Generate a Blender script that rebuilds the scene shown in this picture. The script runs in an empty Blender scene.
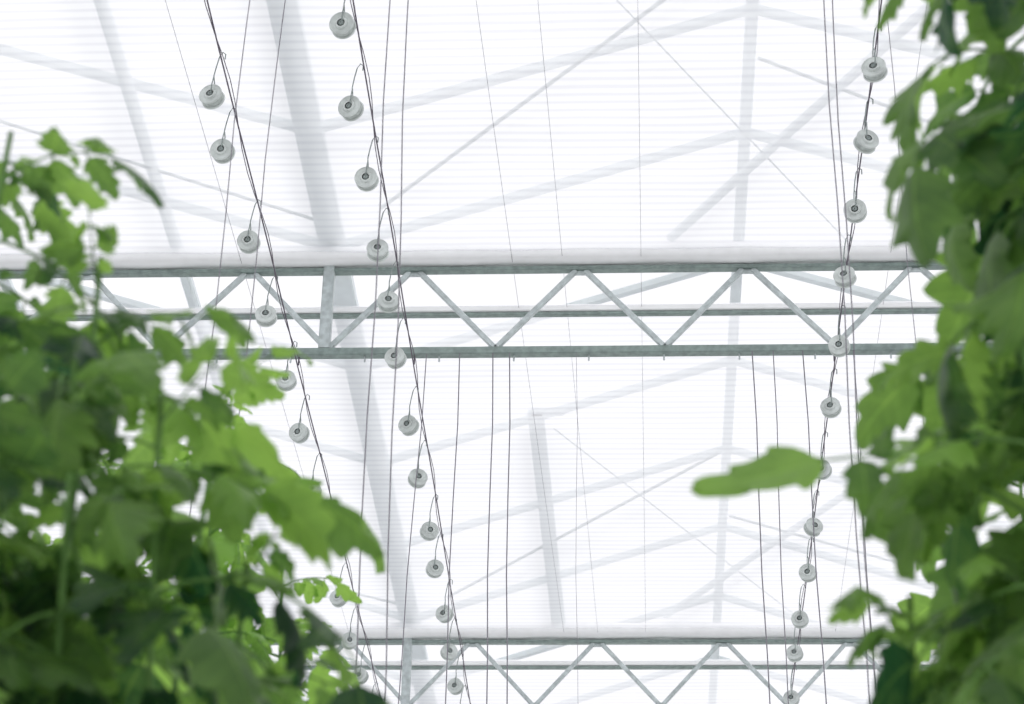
import bpy, math, random
from mathutils import Vector, Matrix
ZC = 1.5   # camera eye height
scene = bpy.context.scene
scene.view_settings.view_transform = 'Standard'

# ------------------------------------------------------------------ materials
def newmat(name):
    m = bpy.data.materials.new(name); m.use_nodes = True
    nt = m.node_tree; nt.nodes.clear()
    out = nt.nodes.new('ShaderNodeOutputMaterial')
    return m, nt, out
def N(nt, t, **kw):
    n = nt.nodes.new(t)
    for k, v in kw.items(): setattr(n, k, v)
    return n
def math_n(nt, op, a, b=None, c=None):
    n = N(nt, 'ShaderNodeMath', operation=op)
    for i, v in enumerate((a, b, c)):
        if v is None: continue
        if isinstance(v, (int, float)): n.inputs[i].default_value = v
        else: nt.links.new(v, n.inputs[i])
    return n.outputs[0]

def metal(name, col, rough=0.5, metallic=0.3, nscale=30, var=.2):
    m, nt, out = newmat(name)
    b = N(nt, 'ShaderNodeBsdfPrincipled')
    tc = N(nt, 'ShaderNodeTexCoord'); no = N(nt, 'ShaderNodeTexNoise')
    no.inputs['Scale'].default_value = nscale
    nt.links.new(tc.outputs['Object'], no.inputs['Vector'])
    r = N(nt, 'ShaderNodeValToRGB')
    r.color_ramp.elements[0].position = .3; r.color_ramp.elements[1].position = .7
    r.color_ramp.elements[0].color = (*[c*(1-var) for c in col], 1)
    r.color_ramp.elements[1].color = (*[min(1, c*(1+var*.7)) for c in col], 1)
    nt.links.new(no.outputs['Fac'], r.inputs['Fac'])
    nt.links.new(r.outputs['Color'], b.inputs['Base Color'])
    b.inputs['Roughness'].default_value = rough; b.inputs['Metallic'].default_value = metallic
    nt.links.new(b.outputs[0], out.inputs[0]); return m

M_steel = metal('galvanised_steel', (.50, .55, .55), .42, .5)
M_chord = metal('weathered_steel', (.25, .31, .29), .4, .4)
M_pale = metal('pale_aluminium', (.76, .81, .82), .5, 0, 8, .06)
M_white = metal('white_fabric', (.95, .95, .96), .8, 0, 12, .04)
M_wire = metal('dark_wire', (.12, .10, .13), .6, .2)
M_string = metal('grey_twine', (.25, .24, .27), .8, 0)
M_spool = metal('spool_plastic', (.62, .66, .64), .35, 0, 20)
M_spoolw = metal('wound_twine', (.45, .49, .47), .8, 0, 60)
M_hub = metal('spool_hub', (.24, .28, .27), .5, 0, 20)
M_stem = metal('stem_green', (.11, .24, .05), .6, 0, 25)

def screen_mat(name, transp, period, c0, c1, tv=-.03):
    m, nt, out = newmat(name)
    tc = N(nt, 'ShaderNodeTexCoord'); sp = N(nt, 'ShaderNodeSeparateXYZ')
    nt.links.new(tc.outputs['Object'], sp.inputs[0])
    no = N(nt, 'ShaderNodeTexNoise'); no.inputs['Scale'].default_value = 1.2
    nt.links.new(tc.outputs['Object'], no.inputs['Vector'])
    y = math_n(nt, 'MULTIPLY_ADD', no.outputs['Fac'], .04, sp.outputs['Y'])
    s = math_n(nt, 'SINE', math_n(nt, 'MULTIPLY', y, 2*math.pi/period))
    s = math_n(nt, 'MULTIPLY_ADD', s, .5, .5)
    s = math_n(nt, 'POWER', s, 2.0)
    s2 = math_n(nt, 'SINE', math_n(nt, 'MULTIPLY', y, 2*math.pi/(period*7.3)))
    s = math_n(nt, 'MULTIPLY_ADD', s2, .12, s)
    mp = N(nt, 'ShaderNodeMapping'); mp.inputs['Scale'].default_value = (1.5, 30, 1)
    nt.links.new(tc.outputs['Object'], mp.inputs[0])
    n2 = N(nt, 'ShaderNodeTexNoise'); n2.inputs['Scale'].default_value = 1.0
    nt.links.new(mp.outputs[0], n2.inputs['Vector'])
    s = math_n(nt, 'MULTIPLY', s, math_n(nt, 'MULTIPLY_ADD', n2.outputs['Fac'], 1.6, .2))
    mx = N(nt, 'ShaderNodeMix', data_type='RGBA'); mx.clamp_factor = True
    nt.links.new(s, mx.inputs['Factor'])
    mx.inputs['A'].default_value = (*c0, 1); mx.inputs['B'].default_value = (*c1, 1)
    tl = N(nt, 'ShaderNodeBsdfTranslucent'); nt.links.new(mx.outputs['Result'], tl.inputs[0])
    df = N(nt, 'ShaderNodeBsdfDiffuse'); nt.links.new(mx.outputs['Result'], df.inputs[0])
    a = N(nt, 'ShaderNodeMixShader'); a.inputs[0].default_value = .12
    nt.links.new(tl.outputs[0], a.inputs[1]); nt.links.new(df.outputs[0], a.inputs[2])
    tr = N(nt, 'ShaderNodeBsdfTransparent'); tr.inputs[0].default_value = (.99, .99, 1, 1)
    b = N(nt, 'ShaderNodeMixShader')
    f = math_n(nt, 'MULTIPLY_ADD', s, tv, transp-tv/2)
    nt.links.new(f, b.inputs[0])
    nt.links.new(a.outputs[0], b.inputs[1]); nt.links.new(tr.outputs[0], b.inputs[2])
    nt.links.new(b.outputs[0], out.inputs[0]); return m
M_screen = screen_mat('climate_screen_fabric', .38, .058, (.965, .965, .972), (.81, .81, .84))
M_glass = screen_mat('diffuse_roof_glazing', .55, .4, (.98, .98, .99), (.96, .96, .98))

def leaf_mat(name, dark, light, trans):
    m, nt, out = newmat(name)
    uv = N(nt, 'ShaderNodeUVMap'); sp = N(nt, 'ShaderNodeSeparateXYZ')
    nt.links.new(uv.outputs[0], sp.inputs[0])
    au = math_n(nt, 'ABSOLUTE', sp.outputs['X'])
    ph = math_n(nt, 'SUBTRACT', sp.outputs['Y'], math_n(nt, 'MULTIPLY', au, .16))
    w = math_n(nt, 'ABSOLUTE', math_n(nt, 'SINE', math_n(nt, 'MULTIPLY', ph, 22)))
    vein = math_n(nt, 'LESS_THAN', w, .12)
    mid = math_n(nt, 'LESS_THAN', au, .05)
    v = math_n(nt, 'MAXIMUM', mid, math_n(nt, 'MULTIPLY', vein, .6))
    at = N(nt, 'ShaderNodeAttribute', attribute_name='tint')
    tc = N(nt, 'ShaderNodeTexCoord'); no = N(nt, 'ShaderNodeTexNoise'); no.inputs['Scale'].default_value = 22
    nt.links.new(tc.outputs['Object'], no.inputs['Vector'])
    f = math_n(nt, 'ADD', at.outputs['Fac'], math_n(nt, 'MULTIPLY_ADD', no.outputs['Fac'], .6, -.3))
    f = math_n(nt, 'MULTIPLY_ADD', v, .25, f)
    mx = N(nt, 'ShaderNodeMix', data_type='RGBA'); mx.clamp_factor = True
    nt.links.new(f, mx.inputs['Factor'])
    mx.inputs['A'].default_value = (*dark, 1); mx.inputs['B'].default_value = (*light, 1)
    b = N(nt, 'ShaderNodeBsdfPrincipled'); b.inputs['Roughness'].default_value = .42
    b.inputs['Specular IOR Level'].default_value = .4
    nt.links.new(mx.outputs['Result'], b.inputs['Base Color'])
    bu = N(nt, 'ShaderNodeBump'); bu.inputs['Strength'].default_value = .5; bu.inputs['Distance'].default_value = .005
    hh = math_n(nt, 'SUBTRACT', no.outputs['Fac'], v)
    nt.links.new(hh, bu.inputs['Height']); nt.links.new(bu.outputs[0], b.inputs['Normal'])
    tl = N(nt, 'ShaderNodeBsdfTranslucent')
    mm = N(nt, 'ShaderNodeMix', data_type='RGBA'); mm.clamp_factor = True
    nt.links.new(f, mm.inputs['Factor'])
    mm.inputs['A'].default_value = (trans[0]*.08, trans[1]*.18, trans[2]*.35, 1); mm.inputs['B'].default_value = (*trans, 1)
    nt.links.new(mm.outputs['Result'], tl.inputs[0])
    a = N(nt, 'ShaderNodeMixShader'); a.inputs[0].default_value = .5
    nt.links.new(b.outputs[0], a.inputs[1]); nt.links.new(tl.outputs[0], a.inputs[2])
    nt.links.new(a.outputs[0], out.inputs[0]); return m
M_leaf = leaf_mat('tomato_leaf', (.010, .042, .019), (.20, .36, .08), (.44, .74, .13))

# ------------------------------------------------------------------ mesh builder
class B:
    def __init__(s): s.v = []; s.f = []; s.mi = []; s.uv = []; s.t = []
    def add(s, verts, faces, mi=0, uvs=None, tint=.3):
        o = len(s.v); s.v += [tuple(p) for p in verts]
        for f in faces: s.f.append([i+o for i in f]); s.mi.append(mi)
        s.uv += uvs if uvs else [(0.5, 0.5)]*len(verts)
        s.t += [tint]*len(verts)
    def path(s, pts, r, n=8, mi=0, tint=.3, r2=None):
        pts = [Vector(p) for p in pts]; vs = []; fs = []
        m = len(pts)
        for i, p in enumerate(pts):
            d = (pts[min(i+1, m-1)]-pts[max(i-1, 0)]).normalized()
            a = Vector((0, 0, 1)) if abs(d.z) < .9 else Vector((1, 0, 0))
            x = d.cross(a).normalized(); y = d.cross(x)
            rr = r if r2 is None else r+(r2-r)*i/(m-1)
            for k in range(n):
                an = 2*math.pi*k/n + math.pi/n
                vs.append(p+x*math.cos(an)*rr+y*math.sin(an)*rr)
        for i in range(m-1):
            for k in range(n):
                fs.append([i*n+k, i*n+(k+1) % n, (i+1)*n+(k+1) % n, (i+1)*n+k])
        fs.append(list(range(n))); fs.append([(m-1)*n+k for k in range(n)][::-1])
        s.add(vs, fs, mi, None, tint)
    def bar(s, p, q, w, h, mi=0):
        p = Vector(p); q = Vector(q); d = (q-p).normalized()
        a = Vector((0, 0, 1)) if abs(d.z) < .95 else Vector((0, 1, 0))
        x = d.cross(a).normalized()*(w/2); y = x.cross(d).normalized()*(h/2)
        b = .82
        prof = [(1, -b), (1, b), (b, 1), (-b, 1), (-1, b), (-1, -b), (-b, -1), (b, -1)]
        vs = [e+x*u+y*v for e in (p, q) for u, v in prof]
        fs = [[i, (i+1) % 8, 8+(i+1) % 8, 8+i] for i in range(8)] + [list(range(8))[::-1], list(range(8, 16))]
        s.add(vs, fs, mi)
    def lathe_y(s, c, prof, n=28, mi=0, ax=None):
        ax = Vector(ax or (0, 1, 0)).normalized()
        u = ax.cross(Vector((0, 0, 1))).normalized(); w = ax.cross(u)
        c = Vector(c); vs = []; fs = []
        for a, r in prof:
            for k in range(n):
                t = 2*math.pi*k/n
                vs.append(c+ax*a+(u*math.cos(t)+w*math.sin(t))*r)
        m = len(prof)
        for i in range(m-1):
            for k in range(n):
                fs.append([i*n+k, i*n+(k+1) % n, (i+1)*n+(k+1) % n, (i+1)*n+k])
        s.add(vs, fs, mi)
    def obj(s, name, mats, smooth=False, parent=None):
        me = bpy.data.meshes.new(name); me.from_pydata(s.v, [], s.f)
        for m in mats: me.materials.append(m)
        me.polygons.foreach_set('material_index', s.mi)
        if smooth: me.polygons.foreach_set('use_smooth', [True]*len(s.f))
        uvl = me.uv_layers.new(name='UVMap')
        li = [0]*len(me.loops); me.loops.foreach_get('vertex_index', li)
        flat = []
        for i in li: flat += s.uv[i]
        uvl.data.foreach_set('uv', flat)
        at = me.attributes.new('tint', 'FLOAT', 'POINT'); at.data.foreach_set('value', s.t)
        me.update()
        o = bpy.data.objects.new(name, me); scene.collection.objects.link(o)
        if parent: o.parent = parent
        return o
def empty(name):
    e = bpy.data.objects.new(name, None); scene.collection.objects.link(e); return e
def P(x, y, z): return Vector((x, y, z+ZC))

# ------------------------------------------------------------------ trusses
GUT = [-9.8, -5.66, -1.52, 2.62, 6.76]
X0, X1 = -9.8, 6.76
TY = [5.5, 10.0, 14.5, 19.0]
ZB, ZT = 5.925, 6.393
scr = empty('climate_screen')
for y in TY:
    e = empty('roof_truss')
    b = B()
    b.bar(P(X0, y, ZB), P(X1, y, ZB), .05, .040)
    b.obj('bottom_chord', [M_chord], parent=e)
    b = B()
    b.bar(P(X0, y, ZT), P(X1, y, ZT), .045, .022)
    b.obj('top_chord', [M_chord], parent=e)
    b = B()
    per = .815; x = -.69-per*11
    while x < X1-.5:
        b.bar(P(x, y, ZB+.02), P(x+per*.47, y, ZT-.01), .026, .024)
        b.bar(P(x+per*.53, y, ZT-.01), P(x+per, y, ZB+.02), .026, .024)
        b.bar(P(x-.035, y, ZB+.03), P(x+.035, y, ZB+.03), .012, .03)
        b.bar(P(x+per*.5-.03, y, ZT-.022), P(x+per*.5+.03, y, ZT-.022), .012, .022)
        x += per
    b.obj('lattice', [M_steel], parent=e)
    b = B()
    for gx in GUT:
        b.bar(P(gx, y, ZB+.02), P(gx, y, ZT+.14), .056, .05)
    b.obj('gutter_posts', [M_steel], parent=e)
    b = B()
    for i in range(46):
        cx = X0+.2+i*.36
        b.bar(P(cx, y, ZB-.02), P(cx, y, ZB-.05), .008, .012)
    b.obj('wire_clips', [M_steel], parent=e)
    b = B()
    for cx in (X0, X1):
        b.bar(Vector((cx, y, 0)), P(cx, y, ZB+.05), .12, .12)
    b.obj('columns', [M_steel], parent=e)
    b = B()
    b.bar(P(X0, y+.42, ZT), P(X1, y+.42, ZT), .03, .018)
    b.bar(P(X0, y+.42, ZT+.026), P(X1, y+.42, ZT+.026), .05, .030, 1)
    b.obj('screen_drive_beam', [M_chord, M_white], parent=e)
    b = B(); rr = random.Random(int(y*10))
    nseg = 160; prof = [(-.05, -.040), (.05, -.045), (.065, 0), (.045, .035), (-.04, .038), (-.06, 0)]
    vs = []; fs = []
    for i in range(nseg+1):
        xx = X0+(X1-X0)*i/nseg; k = 1+.08*math.sin(i*.9)+rr.uniform(-.04, .04)
        for u, v in prof: vs.append(P(xx, y-.03+u*k, ZT+.065+v*k))
    for i in range(nseg):
        for k in range(6): fs.append([i*6+k, i*6+(k+1) % 6, (i+1)*6+(k+1) % 6, (i+1)*6+k])
    b.add(vs, fs); b.obj('folded_packet', [M_white], True, scr)

for ya, yb in ((1.0, 5.44), (5.92, 9.94), (10.42, 14.44), (14.92, 18.94), (19.42, 25)):
    b = B(); nx, ny = 24, 24; vs = []; fs = []
    for j in range(ny+1):
        for i in range(nx+1):
            xx = X0+(X1-X0)*i/nx; yy = ya+(yb-ya)*j/ny
            vs.append(P(xx, yy, ZT+.06-.015*math.sin(math.pi*j/ny)))
    for j in range(ny):
        for i in range(nx):
            a = j*(nx+1)+i; fs.append([a, a+1, a+nx+2, a+nx+1])
    b.add(vs, fs); b.obj('fabric', [M_screen], True, scr)
b = B()
for x0, y0, x1 in ((.0, 9.9, .03), (-.45, 9.9, -.28), (-.72, 9.9, -.5), (1.2, 9.9, 1.25), (-2.0, 9.9, -1.9)):
    b.path([P(x0, 6.0, 6.42), P(x1, 14.4, 6.42)], .0012, 4)
b.obj('support_threads', [M_string], parent=scr)
# ------------------------------------------------------------------ roof
RZ, GZ = 7.28, 6.58
b = B()
for i in range(4):
    g0, g1 = GUT[i], GUT[i+1]; r = (g0+g1)/2
    for a, za, c, zc in ((g0, GZ+.06, r, RZ+.05), (r, RZ+.05, g1, GZ+.06)):
        b.add([P(a, 1, za), P(c, 1, zc), P(c, 25, zc), P(a, 25, za)], [[0, 1, 2, 3]])
b.obj('ceiling', [M_glass])
e = empty('roof_frame')
b = B()
for g in GUT: b.bar(P(g, 1, GZ), P(g, 25, GZ), .13, .06)
b.obj('gutters', [M_pale], parent=e)
b = B()
for i in range(4): b.bar(P((GUT[i]+GUT[i+1])/2, 1, RZ), P((GUT[i]+GUT[i+1])/2, 25, RZ), .06, .04)
b.bar(P(-2.32, 1, 6.62), P(-2.32, 25, 6.62), .055, .04)
b.path([P(-2.27, 1, 6.50), P(-2.27, 25, 6.50)], .008, 6)
b.obj('ridges', [M_pale], parent=e)
b = B()
for y in [2.2, 3.3, 4.4, 5.5, 6.7, 7.9, 9.1, 10.1, 11.3, 12.4, 13.5, 14.6, 15.7, 16.8, 17.9, 19, 20.1, 21.2]:
    for i in range(4):
        g0, g1 = GUT[i], GUT[i+1]; r = (g0+g1)/2
        b.bar(P(g0, y, GZ+.02), P(r, y, RZ), .045, .04); b.bar(P(r, y, RZ), P(g1, y, GZ+.02), .045, .04)
b.obj('glazing_bars', [M_pale], parent=e)
b = B()
for dy in (-4.5, 0, 4.5, 9):
    for dx in (-4.14, 0, 4.14):
        b.bar(P(.16+dx, 10.05+dy, 6.6), P(1.35+dx, 8.1+dy, 6.6), .04, .03)
        b.path([P(-1.25+dx, 9.75+dy, 6.6), P(.45+dx, 7.8+dy, 6.6)], .010, 6, 1)
        b.path([P(-.48+dx, 7.5+dy, 6.6), P(1.1+dx, 10.2+dy, 6.6)], .004, 6, 1)
        b.path([P(-1.5+dx, 9.9+dy, 6.6), P(-3.6+dx, 8.6+dy, 6.6)], .009, 6, 1)
b.bar(P(-.58, 11.8, 6.6), P(-.54, 14.9, 6.6), .09, .03)
b.bar(P(-.60, 11.8, 6.6), P(-.42, 11.8, 6.6), .05, .03)
b.obj('braces', [M_pale, M_steel], parent=e)

# ------------------------------------------------------------------ crop wires, spools
ROWS = [-1.67, -1.11, .90, 2.1, -3.9, -4.46, 3.6]
def spool(b, c, rng):
    c = Vector(c); ax = Vector((rng.uniform(-.35, .35), 1, rng.uniform(-.12, .22)))
    R = .048
    b.lathe_y(c, [(-.026, .015), (-.026, R*.45), (-.018, R*.55), (-.020, R*.88), (-.022, R*.95), (-.018, R), (-.012, R*.93), (-.012, .030)], mi=0, ax=ax)
    b.lathe_y(c, [(.014, .030), (.014, R*.93), (.019, R), (.023, R*.93), (.023, .014)], mi=0, ax=ax)
    b.lathe_y(c, [(-.012, R*.82), (-.008, R*.88), (0, R*.86), (.008, R*.89), (.014, R*.82)], mi=1, ax=ax)
    b.lathe_y(c, [(-.029, .002), (-.029, .007), (-.026, .010), (-.014, .015), (.018, .014), (.023, .003)], n=14, mi=2, ax=ax)
    pts = [c+Vector((0, -.032, 0)), c+Vector((.002, -.034, .04)), c+Vector((.004, -.026, .075)), c+Vector((0, -.004, .10)),
           c+Vector((.006, 0, .15)), c+Vector((.014, 0, .195)), c+Vector((.026, 0, .218)), c+Vector((.038, 0, .208)), c+Vector((.037, 0, .185))]
    b.path(pts, .0026, 6, 2)
    b.path([c+Vector((0, .030, 0)), c+Vector((0, .030, .05)), c+Vector((0, .018, .085)), c+Vector((0, -.004, .10))], .0026, 6, 2)
rng = random.Random(4)
ys_c = [5.1, 5.6, 6.12, 6.63, 7.14, 7.64, 8.15, 8.66, 9.11, 9.57, 10.21, 10.76, 11.36, 11.86, 12.42, 12.95, 13.49, 13.95, 14.5, 15, 15.5, 16]
ys_r = [5.4, 5.9, 6.4, 6.9, 7.43, 7.92, 8.41, 8.9, 9.49, 10.08, 10.70, 11.35, 11.90, 12.50, 13.0, 13.65, 14.2, 14.7, 15.2]
ys_l = [5.0, 5.5, 6.0, 6.5, 7.57, 7.93, 8.58, 9.19, 9.80, 10.3, 10.9, 12.2, 12.8, 13.3, 13.9]
cws = empty('crop_wire_system')
for ri, X in enumerate(ROWS):
    ys = {0: ys_l, 1: ys_c, 2: ys_r}.get(ri, [5+.52*i for i in range(20)])
    b = B()
    for y in ys: spool(b, P(X+rng.uniform(-.012, .012), y, 5.65+rng.uniform(-.012, .012)), rng)
    b.obj('twine_spools', [M_spool, M_spoolw, M_hub], False, cws)
    b = B()
    pts = [P(X+.03, 1+i*.5, 5.85+.008*math.sin(i*1.3)) for i in range(49)]
    b.path(pts, .0033, 6)
    pts = [P(X+.03+.012*math.cos(i*.9), 1+i*.16, 5.853+.012*math.sin(i*.9)) for i in range(150)]
    b.path(pts, .0020, 5)
    for y in TY:
        b.path([P(X+.03, y, 5.86), P(X+.03, y, ZB-.02)], .004, 5)
    b.obj('crop_wire', [M_wire], True, cws)
b = B()
def string(x0, y0, x1, y1, z1, r=.0026, z0=5.85):
    p, q = P(x0, y0, z0), P(x1, y1, z1)
    n = 14; pts = [p.lerp(q, i/n)+Vector((.005*math.sin(i*1.7), .004*math.cos(i), 0)) for i in range(n+1)]
    b.path(pts, r*.85, 5)
string(-.82, 6.3, -.80, 6.3, .4); string(-.78, 6.4, -.70, 6.4, .4)
string(.62, 6.35, .64, 6.35, .4); string(.66, 6.45, .66, 6.45, .4)
string(-1.30, 6.4, -1.36, 6.3, .4, .0022); string(-1.22, 6.6, -1.34, 6.7, .4, .0022)
string(.95, 7.3, 1.0, 7.3, .4, .0018)
string(-.62, 9.97, -.55, 9.97, .4, .0036, ZB-.02); string(-.70, 9.97, -.66, 9.97, .4, .0036, ZB-.02)
string(-.86, 9.97, -.89, 9.97, .4, .0034, ZB-.02); string(-1.02, 9.97, -1.2, 9.97, .4, .003, ZB-.02)
string(.54, 9.97, .60, 9.97, .4, .0036, ZB-.02); string(.64, 9.97, .64, 9.97, .4, .003, ZB-.02); string(.78, 9.97, .86, 9.97, .4, .0036, ZB-.02)
string(1.02, 9.97, 1.04, 9.97, .4, .0025, ZB-.02); string(-.30, 9.97, -.25, 9.97, .4, .0012, ZB-.02)
b.obj('hanging_twine', [M_string], True, cws)

# ------------------------------------------------------------------ tomato plants
UP = Vector((0, 0, 1))
def leaflet(b, o, d, nrm, L, W, tint, rng, droop=None, fold=None, side=None, depth=None):
    d = d.normalized(); s = d.cross(nrm)
    if s.length < 1e-3: s = Vector((1, 0, 0))
    s.normalize(); nn = s.cross(d).normalized()
    k = rng.choice((3, 4, 4)); n = k*7; C = 4
    droop = rng.uniform(.2, 1.3) if droop is None else droop
    fold = rng.uniform(-.6, .45) if fold is None else fold
    side = rng.uniform(-.4, .4) if side is None else side
    ph1 = rng.uniform(0, 6); dp = rng.uniform(.30, .54); depth = dp if depth is None else depth; asym = rng.uniform(.85, 1.15)
    vs = []; uvs = []; fs = []; pos = Vector(o)
    for i in range(n+1):
        t = i/n; th = -droop*t
        fwd = (d*math.cos(th)+nn*math.sin(th)); upv = (nn*math.cos(th)-d*math.sin(th))
        fwd = fwd+s*math.sin(side*t)
        if i: pos = pos+fwd*(L/n)
        ph = (t*k) % 1.0 if i < n else 0
        tooth = ph/.62 if ph < .62 else (1-ph)/.38
        lob = 1-depth*(1-tooth)*(1-.3*t) if t > .08 else .8
        w = W*.54*(math.sin(math.pi*min(1, t**.58+.01))**.9 if t < .999 else .0)*lob+.0006
        for j in range(-C, C+1):
            c = j/C; ww = w*(asym if c > 0 else 2-asym)
            hgt = fold*abs(c)*w + .035*L*math.sin(10*t+ph1+c*1.5)*c*c - .05*L*c*c + .012*L*math.sin(25*t)*abs(c)
            vs.append(pos+s*(c*ww)+upv*hgt+fwd*(abs(c)*tooth*.09*L))
            uvs.append((c, t))
    M = 2*C+1
    for i in range(n):
        for j in range(M-1): a = i*M+j; fs.append([a, a+1, a+M+1, a+M])
    b.add(vs, fs, 0, uvs, tint)

def compound(b, base, d, L, rng, tint, droop=1.0, size=1.0, npair=3):
    d = d.normalized(); n = 10; pts = [Vector(base)]; dirs = [d.copy()]
    side0 = d.cross(UP)
    if side0.length < .05: side0 = Vector((1, 0, 0))
    side0.normalize(); cur = d.copy()
    ang = droop/n; sw = rng.uniform(-.06, .06)
    for i in range(n):
        cur = (cur - UP*ang*(1.0 if cur.z > -.8 else .1)+side0*sw).normalized()
        pts.append(pts[-1]+cur*(L/n)); dirs.append(cur.copy())
    b.path(pts, .0032*size, 6, 1, .5, .0014*size)
    def one(i, sgn, LL, a):
        t = dirs[i]; s = t.cross(UP)
        if s.length < .1: s = side0.copy()
        s.normalize(); nr = s.cross(t).normalized()
        if nr.z < 0: nr = -nr
        dd = (t*math.cos(a)+s*sgn*math.sin(a)-UP*rng.uniform(-.05, .6)+nr*rng.uniform(-.25, .25)).normalized()
        nr = (nr+s*rng.uniform(-.8, .8)+t*rng.uniform(-.6, .6)).normalized()
        st = LL*rng.uniform(.08, .22); p = pts[i]; q = p+dd*st
        b.path([p, q], .0014, 5, 1, .5)
        leaflet(b, q, dd, nr, LL, LL*rng.uniform(.60, .82), min(1, max(0, tint+rng.uniform(-.32, .48))), rng)
    one(n, 0, .125*size*rng.uniform(.9, 1.2), 0)
    for i, LL in [(8, .096), (5, .094), (3, .060)][:npair]:
        for sg in (-1, 1): one(i, sg, LL*size*rng.uniform(.8, 1.2), rng.uniform(.8, 1.25))
    for i in (7, 4):
        if rng.random() < .6: one(i, rng.choice((-1, 1)), .032*size, 1.3)

def plant(x, y, ztop, zlow, seed, lean=(0, 0), llen=(.18, .28), tint=.3, size=1.0, step=.056, extra=(), frond=False):
    rng = random.Random(seed); b = B()
    H = ztop+ZC; pts = []
    for i in range(25):
        t = i/24; z = H*t
        pts.append(Vector((x+lean[0]*(t-1)+.02*math.sin(t*9+seed), y+lean[1]*(t-1)+.02*math.cos(t*8+seed), z)))
    b.path(pts, .0065, 8, 1, .4, .0035)
    def at(z):
        t = max(0, min(1, z/H))*24; i = min(23, int(t)); return pts[i].lerp(pts[i+1], t-i)
    z = zlow+ZC; az = rng.uniform(0, 6)
    while z < H-.03:
        f = (H-z); k = min(1, .45+f*2.2)
        d = Vector((math.cos(az), math.sin(az), rng.uniform(.15, .7)+(.5 if f < .12 else 0)))
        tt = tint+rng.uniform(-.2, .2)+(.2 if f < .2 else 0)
        compound(b, at(z), d, rng.uniform(*llen)*k, rng, tt, rng.uniform(.8, 1.9)*k, size*max(.55, k))
        az += 2.4+rng.uniform(-.4, .4); z += step*rng.uniform(.8, 1.2)*(1 if k > .9 else .7)
    for (bz, d, L, dr, sz, tn) in extra:
        compound(b, at(bz+ZC), Vector(d), L, rng, tn, dr, sz)
    if frond:
        s0 = at(1.23+ZC)
        b.path([s0, P(.36, 2.42, 1.27), P(.28, 2.42, 1.298), P(.20, 2.42, 1.288)], .003, 6, 1, .5, .0018)
        leaflet(b, P(.205, 2.42, 1.292), Vector((-1, 0, -.48)), Vector((0, -.85, .5)), .142, .085, .85, rng, .15, .3, .85, .22)
        leaflet(b, P(.25, 2.42, 1.29), Vector((.1, 0, -1)), Vector((0, -1, .2)), .07, .05, .3, rng)
        leaflet(b, P(.27, 2.42, 1.29), Vector((.3, 0, 1)), Vector((0, -1, .2)), .05, .03, .3, rng)
        leaflet(b, P(.32, 2.42, 1.28), Vector((.2, 0, -1)), Vector((0, -1, .2)), .10, .07, .6, rng)
        leaflet(b, P(.33, 2.42, 1.28), Vector((-.2, 0, 1)), Vector((0, -1, .2)), .06, .04, .4, rng)
    return b.obj('tomato_plant', [M_leaf, M_stem], True)

# left row
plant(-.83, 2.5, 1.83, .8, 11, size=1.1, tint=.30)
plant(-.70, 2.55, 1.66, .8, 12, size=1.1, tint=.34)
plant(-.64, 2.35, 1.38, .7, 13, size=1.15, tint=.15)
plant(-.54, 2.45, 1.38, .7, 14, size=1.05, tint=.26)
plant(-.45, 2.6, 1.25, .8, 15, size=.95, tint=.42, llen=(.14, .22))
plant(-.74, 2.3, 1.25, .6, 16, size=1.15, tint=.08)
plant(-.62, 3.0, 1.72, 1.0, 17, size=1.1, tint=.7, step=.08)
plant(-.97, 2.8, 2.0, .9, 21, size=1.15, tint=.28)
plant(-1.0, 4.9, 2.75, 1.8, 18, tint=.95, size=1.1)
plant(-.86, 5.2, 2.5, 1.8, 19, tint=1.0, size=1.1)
plant(-1.2, 5.0, 2.7, 1.8, 20, tint=.9, size=1.1)
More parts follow.
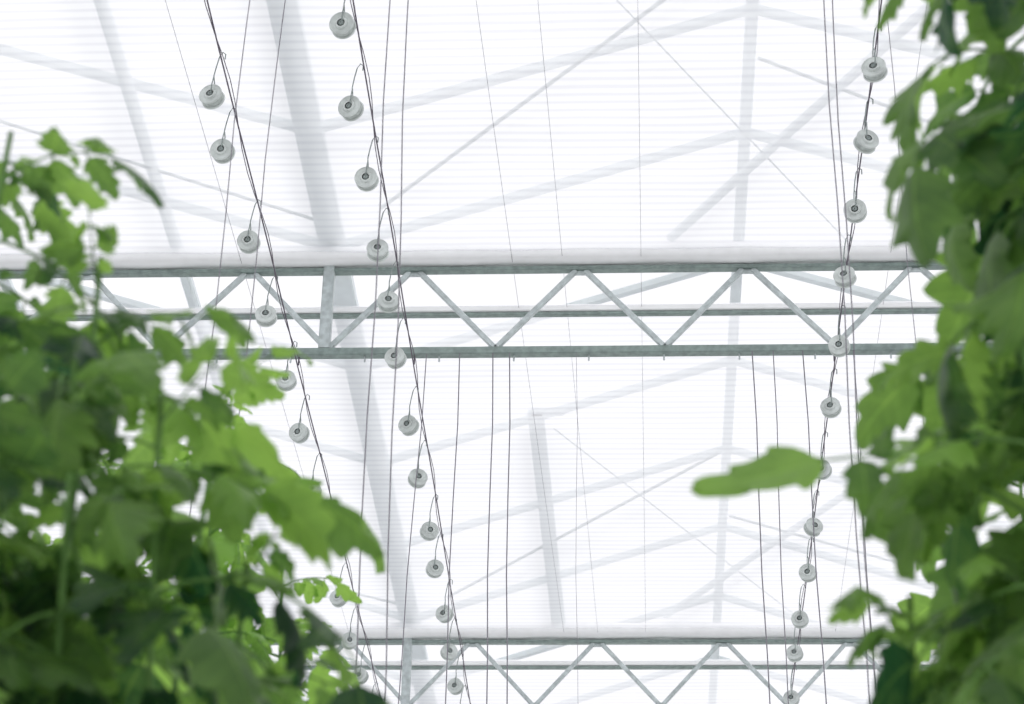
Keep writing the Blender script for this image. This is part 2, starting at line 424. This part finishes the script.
# right row
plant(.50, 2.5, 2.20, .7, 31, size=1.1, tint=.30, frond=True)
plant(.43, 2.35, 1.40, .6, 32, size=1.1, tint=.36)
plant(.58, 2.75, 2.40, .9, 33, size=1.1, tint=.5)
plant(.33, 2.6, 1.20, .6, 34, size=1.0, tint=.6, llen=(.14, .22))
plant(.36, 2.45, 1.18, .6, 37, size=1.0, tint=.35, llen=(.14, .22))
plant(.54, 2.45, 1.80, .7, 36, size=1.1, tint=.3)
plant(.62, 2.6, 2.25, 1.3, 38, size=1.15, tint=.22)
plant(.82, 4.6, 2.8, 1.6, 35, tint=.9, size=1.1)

# ------------------------------------------------------------------ floor
m, nt, out = newmat('ground_cloth')
bs = N(nt, 'ShaderNodeBsdfPrincipled'); bs.inputs['Roughness'].default_value = .9
tc = N(nt, 'ShaderNodeTexCoord'); no = N(nt, 'ShaderNodeTexNoise'); no.inputs['Scale'].default_value = 6
nt.links.new(tc.outputs['Object'], no.inputs['Vector'])
rp = N(nt, 'ShaderNodeValToRGB'); rp.color_ramp.elements[0].color = (.50, .51, .51, 1); rp.color_ramp.elements[1].color = (.66, .67, .67, 1)
nt.links.new(no.outputs['Fac'], rp.inputs[0]); nt.links.new(rp.outputs[0], bs.inputs['Base Color']); nt.links.new(bs.outputs[0], out.inputs[0])
b = B(); b.add([(-9.9, -4, 0), (6.9, -4, 0), (6.9, 25, 0), (-9.9, 25, 0)], [[0, 1, 2, 3]]); b.obj('floor', [m])

# ------------------------------------------------------------------ world / light
w = bpy.data.worlds.new('overcast'); scene.world = w; w.use_nodes = True
bg = w.node_tree.nodes['Background']; bg.inputs[0].default_value = (.982, .982, 1, 1); bg.inputs[1].default_value = .94
sun = bpy.data.lights.new('sun', 'SUN'); sun.energy = 1.35; sun.angle = math.radians(40)
so = bpy.data.objects.new('sun', sun); so.rotation_euler = (math.radians(-25), math.radians(15), 0); scene.collection.objects.link(so)

# ------------------------------------------------------------------ camera
cam = bpy.data.cameras.new('camera'); co = bpy.data.objects.new('camera', cam); scene.collection.objects.link(co)
cam.sensor_width = 36; cam.lens = 85; cam.clip_start = .05
R = Matrix.Rotation(math.radians(3.49), 4, 'Z') @ Matrix.Rotation(math.radians(90+30.6), 4, 'X') @ Matrix.Rotation(math.radians(1.33), 4, 'Z')
co.matrix_world = Matrix.Translation((0, 0, ZC)) @ R
cam.dof.use_dof = True; cam.dof.focus_distance = 11.5; cam.dof.aperture_fstop = 6.8
scene.camera = co
